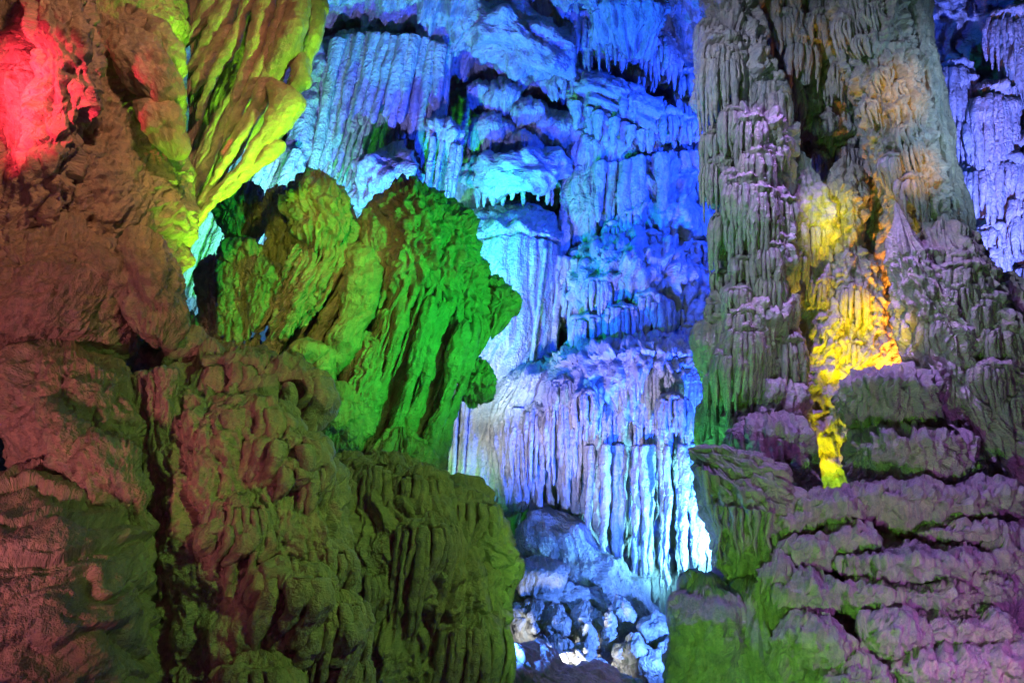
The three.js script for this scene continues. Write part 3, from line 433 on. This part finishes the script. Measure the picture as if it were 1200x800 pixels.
{
  const t = thing('drapery', 'lime and amber drapery of drooping lobes narrowing to a thin tip', 'drapery');
  const O = { mat: ROCK.smooth, step: 2 }, R = { fb: [[44, 2.6], [16, .7]] };
  body(t, 'membrane', [[300, -60, 7, 84], [285, 50, 6.9, 64], [258, 150, 6.8, 40], [228, 230, 6.6, 18], [207, 300, 6.45, 8], [200, 360, 6.4, 5]], { fb: [[60, 5, 2]], fl: [[22, 8, 14], [9, 2, 12]] }, { ...O, k: .35 });
  for (const q of [
    [[356, -40, 6.4, 12], [348, 15, 6.3, 13], [338, 48, 6.25, 17], [310, 110, 6.3, 9], [270, 185, 6.3, 7], [225, 250, 6.35, 6]],
    [[318, 95, 6.35, 10], [336, 118, 6.25, 21], [322, 148, 6.2, 15], [285, 200, 6.25, 10], [240, 238, 6.3, 7], [205, 300, 6.35, 5]],
    [[318, -30, 6.4, 12], [302, 40, 6.3, 12], [278, 115, 6.3, 7], [245, 185, 6.35, 6], [215, 250, 6.4, 5]],
    [[372, -40, 6.6, 14], [366, 30, 6.5, 13], [352, 85, 6.5, 12], [330, 140, 6.5, 8]],
    [[258, -30, 6.4, 14], [240, 20, 6.35, 9], [208, 60, 6.35, 6]],
    [[285, -30, 6.4, 13], [258, 25, 6.35, 12], [222, 84, 6.35, 7]],
    [[272, 30, 6.4, 10], [245, 70, 6.35, 10], [225, 110, 6.35, 5]],
    [[326, 60, 6.3, 6], [305, 105, 6.25, 9], [295, 130, 6.25, 6], [260, 185, 6.3, 5]],
    [[330, 165, 6.25, 10], [300, 195, 6.25, 8], [265, 225, 6.3, 6], [225, 260, 6.35, 4]],
    [[350, 60, 6.35, 8], [352, 92, 6.3, 13], [340, 112, 6.3, 8]], [[300, 130, 6.2, 5], [280, 165, 6.15, 7], [250, 215, 6.25, 5], [218, 262, 6.3, 4]], [[345, -30, 6.35, 9], [326, 30, 6.3, 8], [300, 90, 6.25, 7], [262, 165, 6.3, 5]], [[300, -30, 6.35, 8], [276, 40, 6.3, 8], [246, 100, 6.3, 6], [232, 140, 6.35, 4]], [[328, 120, 6.2, 8], [305, 165, 6.2, 6], [255, 228, 6.25, 5], [212, 285, 6.3, 4]]]) body(t, 'lobe', q, R, O);
}
// ---------------------------------------------------------------- right side
{
  const O = { mat: ROCK.mid, step: 2 };
  const t = thing('flowstone_pillar', 'grey violet flowstone pillar of stacked dripping skirts', 'pillar');
  body(t, 'skirt', [[856, -60, 12, 34], [858, 40, 11.7, 34], [862, 110, 11.5, 44], [864, 170, 11.6, 34]], DRAPE(.7), O);
  body(t, 'skirt', [[870, 130, 11.8, 30], [876, 160, 11.3, 52], [880, 230, 11.3, 44], [880, 270, 11.5, 34]], DRAPE(.8), O);
  body(t, 'skirt', [[878, 215, 11.6, 34], [886, 260, 11.1, 46], [890, 330, 11, 42], [884, 370, 11.2, 36]], DRAPE(.7), O);
  body(t, 'skirt', [[872, 320, 11.4, 34], [876, 365, 10.9, 50], [878, 430, 10.8, 50], [880, 480, 11, 44]], DRAPE(.7), O);
  body(t, 'skirt', [[880, 425, 11.1, 30], [886, 465, 10.7, 54], [890, 520, 10.6, 54], [896, 580, 10.7, 50]], DRAPE(.7), O);
  body(t, 'skirt', [[846, 370, 11, 20], [842, 400, 10.8, 30], [858, 470, 10.6, 26], [870, 560, 10.5, 22]], FLUTE(.6), O);
  rods(t, 'drip', [[845, 85, 11.2], [895, 90, 11.2]], [[845, 150, 11.2], [895, 150, 11.2]], 6, { r: [4, 7], seed: 101, mat: ROCK.mid, dz: .2 });
  rods(t, 'drip', [[835, 170, 10.9], [915, 175, 10.9]], [[840, 250, 10.9], [915, 250, 10.9]], 9, { r: [4, 7], seed: 102, mat: ROCK.mid, dz: .2 });
  rods(t, 'drip', [[915, 345, 10.6], [935, 345, 10.6]], [[915, 430, 10.6], [932, 450, 10.6]], 3, { r: [6, 8], seed: 103, mat: ROCK.mid, dz: .1 });
  skirts(t, [[862, 30, 11.6, 32], [874, 150, 11.3, 44], [888, 260, 11, 38], [880, 380, 10.8, 42], [884, 520, 10.5, 46]], 36, [13, 30], { seed: 51, drop: 2.6, gap: 5, spread: 3.1 });
  const u = thing('flowstone_wall', 'dark grey tiered flowstone between the pillar and the leaning column', 'flowstone');
  body(u, 'face', [[955, -90, 13, 84], [952, 40, 12.9, 76], [950, 130, 13, 66], [945, 220, 13.4, 60], [945, 300, 13.8, 50]], { ...DRAPE(.6), tier: [[40, 8, 60, .6]] }, O);
  for (const [a, b, c, d, r] of [[925, -20, 945, 100, 12], [972, -20, 986, 62, 12], [955, -20, 962, 50, 9], [905, -20, 915, 60, 10]]) body(u, 'stalactite', [[a, b, 11.9, r], [(a + c) / 2, (b + d) / 2, 11.8, r * .9], [c, d, 11.8, r * .3]], FLUTE(.5), O);
  skirts(u, [[953, 10, 12.9, 78], [950, 130, 13, 66], [945, 220, 13.4, 60]], 30, [11, 22], { seed: 52, drop: 2, gap: 5 });
  const v = thing('leaning_column', 'tall leaning column with a ribbed ochre flank', 'column');
  body(v, 'shaft', [[1000, -90, 11.6, 44], [1022, 40, 11.2, 38], [1050, 140, 11, 34], [1074, 220, 10.9, 30], [1088, 290, 10.9, 26]], { ...DRAPE(.55), tier: [[11, 5, 30, .6]], fl: [[9, 4, 14]] }, O);
  skirts(v, [[1006, -30, 11.5, 40], [1022, 40, 11.2, 36], [1050, 140, 11, 32], [1072, 215, 10.9, 28]], 16, [9, 18], { seed: 57, drop: 2.4, gap: 4, lean: 8, spread: 2.8 });
  body(v, 'flank', [[1046, -90, 11.5, 20], [1068, 40, 11.2, 18], [1090, 130, 11.1, 15], [1108, 230, 11.1, 13], [1136, 330, 11.1, 12], [1175, 440, 11.1, 12]], FLUTE(.6), O);
  body(v, 'flank', [[1058, -90, 11.8, 20], [1080, 60, 11.6, 16], [1110, 200, 11.5, 14], [1150, 340, 11.5, 14], [1190, 440, 11.5, 14]], FLUTE(.6), O);
  body(v, 'shaft', [[1000, 60, 12, 20], [1030, 170, 11.8, 20], [1040, 260, 11.8, 24], [1040, 340, 11.8, 26]], DRAPE(.5), O);
}
{
  const O = { mat: ROCK.mid, step: 1.9 };
  const n = thing('rock_niche', 'recess behind the yellow floodlit columns', 'rock');
  sheet(n, 'back_wall', [[[900, 170, 12.6], [1000, 170, 12.9], [1110, 170, 12.6]], [[900, 360, 12.6], [1000, 360, 13.2], [1110, 360, 12.6]], [[900, 620, 12], [1000, 620, 12.4], [1110, 620, 12]]], CORAL(.8), { mat: ROCK.mid });
  const t = thing('coral_column', 'bright yellow coral-like column filling the niche', 'column');
  const G = { wp: [24, 4], fb: [[40, 4], [14, 1.6]], dr: [[12, 26, 5], [6, 13, 2]], pc: [[6, 1.4]] };
  body(t, 'stem', [[928, 180, 11.6, 12], [938, 215, 11.4, 24], [948, 258, 11.35, 30], [952, 310, 11.35, 24], [960, 370, 11.3, 26], [958, 440, 11.2, 30], [968, 510, 11.1, 32], [990, 600, 11.1, 30]], G, O);
  body(t, 'stem', [[990, 182, 11.8, 14], [988, 235, 11.6, 26], [990, 290, 11.5, 20], [1002, 330, 11.5, 30], [1008, 390, 11.45, 32], [1000, 430, 11.4, 38], [985, 500, 11.3, 34]], G, O);
  body(t, 'stem', [[975, 270, 11.5, 12], [976, 310, 11.4, 22], [980, 370, 11.35, 22], [982, 440, 11.25, 26], [980, 520, 11.2, 28]], G, O);
  for (const [x, y, r] of [[950, 268, 20], [1000, 340, 18], [965, 380, 18], [1005, 405, 20], [975, 455, 18], [960, 330, 14]]) skirt(t, x, y, 11.15, r, { seed: x * 7 + y, drop: 2.2, gap: 5, rel: G });
  const s = thing('coral_column', 'short orange lumpy column at the niche right side', 'column');
  body(s, 'stem', [[1036, 345, 11.9, 12], [1044, 380, 11.7, 24], [1050, 415, 11.6, 30], [1048, 470, 11.6, 34]], G, O);
}
{
  const O = { mat: ROCK.mid, step: 2 };
  const t = thing('flowstone_spire', 'violet spire flaring into a fluted flowstone slope', 'flowstone');
  body(t, 'spire', [[1050, 236, 10.2, 6], [1056, 262, 10.2, 10], [1066, 305, 10.1, 24], [1086, 365, 10, 34], [1108, 435, 9.9, 44], [1146, 520, 9.8, 58], [1195, 610, 9.7, 70], [1250, 720, 9.6, 80]], { ...DRAPE(.6), fl: [[12, 4, 12], [5, 1.6, 10]] }, O);
  body(t, 'shoulder', [[1098, 252, 10.7, 20], [1106, 290, 10.5, 32], [1126, 350, 10.3, 46], [1150, 420, 10.1, 52], [1180, 510, 10, 52], [1240, 640, 9.9, 60]], DRAPE(.65), O);
  body(t, 'shoulder', [[1175, 320, 10.6, 20], [1190, 370, 10.3, 40], [1215, 450, 10.1, 46], [1240, 560, 10, 50]], DRAPE(.6), O);
  rods(t, 'fold', [[1085, 470, 9.6], [1190, 450, 9.5]], [[1130, 560, 9.4], [1230, 620, 9.3]], 7, { r: [7, 12], taper: .5, seed: 121, mat: ROCK.mid, dz: .2 });
  skirts(t, [[1106, 290, 10.5, 32], [1126, 350, 10.3, 46], [1150, 420, 10.1, 52], [1180, 510, 10, 52]], 22, [16, 30], { seed: 53, drop: 2.4, lean: 10 });
  const a = thing('drapery_block', 'violet topped drapery block just under the yellow niche', 'drapery');
  body(a, 'block', [[1040, 432, 9.8, 34], [1040, 452, 9.4, 54], [1042, 490, 9.35, 52], [1045, 520, 9.5, 42]], { ...DRAPE(.55), fl: [[8, 3, 10]] }, O);
  const b = thing('drapery_block', 'wide violet and olive drapery block under the smaller block', 'drapery');
  body(b, 'block', [[1052, 492, 9.5, 40], [1056, 515, 9.15, 58], [1062, 560, 9.1, 60], [1066, 610, 9.2, 52]], { ...DRAPE(.6), fl: [[8, 3, 10]] }, O);
  body(b, 'block', [[1100, 500, 9.5, 24], [1104, 530, 9.2, 36], [1110, 580, 9.1, 38], [1120, 640, 9.1, 34]], { ...DRAPE(.6), fl: [[8, 3, 10]] }, O);
  skirts(a, [[1022, 456, 9.4, 14], [1080, 458, 9.4, 14]], 4, [18, 28], { seed: 54, drop: 1.7 });
  skirts(b, [[1024, 520, 9.2, 14], [1115, 528, 9.1, 14]], 6, [20, 32], { seed: 55, drop: 1.8 });
  const c = thing('drapery_block', 'green scalloped drapery block left of the yellow column', 'drapery');
  body(c, 'block', [[900, 486, 9.9, 26], [900, 508, 9.6, 42], [906, 550, 9.55, 48], [914, 600, 9.6, 46]], { ...DRAPE(.75), fl: [[10, 4, 10]] }, O);
  skirts(c, [[874, 508, 9.6, 12], [930, 530, 9.5, 12]], 5, [16, 26], { seed: 56, drop: 2.2 });
}
{
  const O = { mat: ROCK.near, step: 2.1 };
  const t = thing('rock_spur', 'grey rock spur with thin blue drips hanging from its edge', 'rock');
  body(t, 'spur', [[826, 522, 8.8, 12], [846, 548, 8.6, 34], [868, 585, 8.4, 50], [884, 640, 8.35, 46], [886, 740, 8.3, 44]], { ...DRAPE(.6), pc: [[10, 2]] }, O);
  body(t, 'spur', [[890, 560, 8.6, 24], [905, 585, 8.4, 34], [905, 640, 8.4, 32], [900, 730, 8.4, 30]], CORAL(.7), O);
  body(t, 'spur', [[806, 526, 8.7, 5], [822, 534, 8.6, 12], [850, 548, 8.5, 24], [885, 562, 8.4, 30], [925, 575, 8.4, 26]], { ...DRAPE(.4), pc: [[8, 2]] }, O);
  rods(t, 'drip', [[816, 545, 8.2], [905, 590, 7.95]], [[838, 650, 8.2], [905, 655, 7.95]], 12, { r: [2.5, 5], seed: 132, mat: ROCK.near, dz: .2, wob: 5, var: .6 });
  rods(t, 'drip', [[832, 590, 7.95], [905, 600, 7.9]], [[845, 665, 7.95], [900, 660, 7.9]], 9, { r: [2.2, 4], seed: 131, mat: ROCK.near, dz: .15, wob: 5, var: .5 });
  const s = thing('flowstone_terraces', 'layered rounded terraces with violet crowns below the drapery blocks', 'terraces');
  body(s, 'bank', [[1060, 565, 9.0, 110], [1060, 640, 8.5, 160], [1065, 740, 7.85, 190], [1070, 900, 7.6, 200]], PITTED(.8), { ...O, k: .25 });
  for (const [x, y, r, h, q = 0] of [[974, 596, 36, 20], [930, 615, 24, 20], [1018, 585, 30, 16], [1064, 590, 50, 23], [1114, 596, 40, 24], [1160, 585, 34, 22], [992, 636, 34, 22], [945, 650, 28, 22], [1128, 625, 44, 18], [1071, 659, 76, 19], [1182, 660, 30, 40], [942, 702, 36, 32], [1021, 697, 42, 22], [1092, 696, 50, 17], [1160, 690, 26, 24], [953, 762, 46, 40], [1046, 752, 38, 40], [1092, 742, 30, 24], [1150, 742, 38, 28], [1180, 780, 42, 34], [1078, 790, 36, 28], [1120, 785, 34, 30], [1000, 800, 36, 30], [910, 690, 20, 40]]) {
    const dd = 8.3 - (y - 590) / 145 + q;
    body(s, 'ledge', [[x, y - h * 1.2, dd + .22, r * .6], [x, y - h * .3, dd - .05, r * 1.12], [x, y + h * .6, dd, r * 1.06], [x, y + h * 1.7, dd + .14, r * .9], [x, y + h * 2.6, dd + .25, r * .7]], { wp: [30, 8], fb: [[50, 6], [16, 2.4], [7, 1]], dr: [[16, 34, 5], [7, 16, 2]], pc: [[7, 2], [4, 1.4]] }, { ...O, k: .5, top: .22, bot: .1 });
  }
  const r = thing('rock_mass', 'brown and olive streaked rock below the rock spur', 'rock');
  body(r, 'rock', [[828, 672, 8.1, 26], [832, 712, 7.8, 48], [838, 780, 7.7, 58], [840, 920, 7.6, 60]], PITTED(.7), O);
  body(r, 'rock', [[880, 672, 8, 22], [884, 720, 7.7, 36], [890, 790, 7.5, 40], [895, 920, 7.5, 44]], FLUTE(.8), O);
  const l = thing('rock_ledge', 'dark purple rock ledge in front of the blue basin', 'rock');
  body(l, 'ledge', [[500, 760, 11, 60], [580, 790, 11, 44], [650, 815, 11, 40], [720, 830, 11, 38], [800, 860, 11, 40]], PITTED(.8), O);
}
{
  const t = thing('flowstone_cluster', 'blue dripping flowstone on the wall right of the leaning column', 'flowstone');
  skirts(t, [[1165, 20, 17.8, 50], [1160, 120, 17.7, 50], [1180, 220, 17.5, 40], [1185, 320, 17.4, 30]], 20, [14, 34], { seed: 58, drop: 2, gap: 5, mat: ROCK.far, bk: .3, spread: 2.6 });
  const u = thing('flowstone_cluster', 'mottled blue dripping flowstone under the roof beside the pillar', 'flowstone');
  skirts(u, [[700, 20, 17.7, 40], [780, 60, 18.2, 40], [800, 130, 18.9, 30]], 12, [12, 28], { seed: 59, drop: 1.6, gap: 5, mat: ROCK.far, bk: .2, spread: 2.6 });
}
for (const g of groups) {                                // set every formation's origin at the middle of its base
  g.updateMatrixWorld(true); const b = new THREE.Box3().setFromObject(g), o = new THREE.Vector3((b.min.x + b.max.x) / 2, b.min.y, (b.min.z + b.max.z) / 2);
  g.traverse(m => { if (m.isMesh) m.geometry.translate(-o.x, -o.y, -o.z); }); g.position.copy(o);
}
renderer.render(scene, camera);
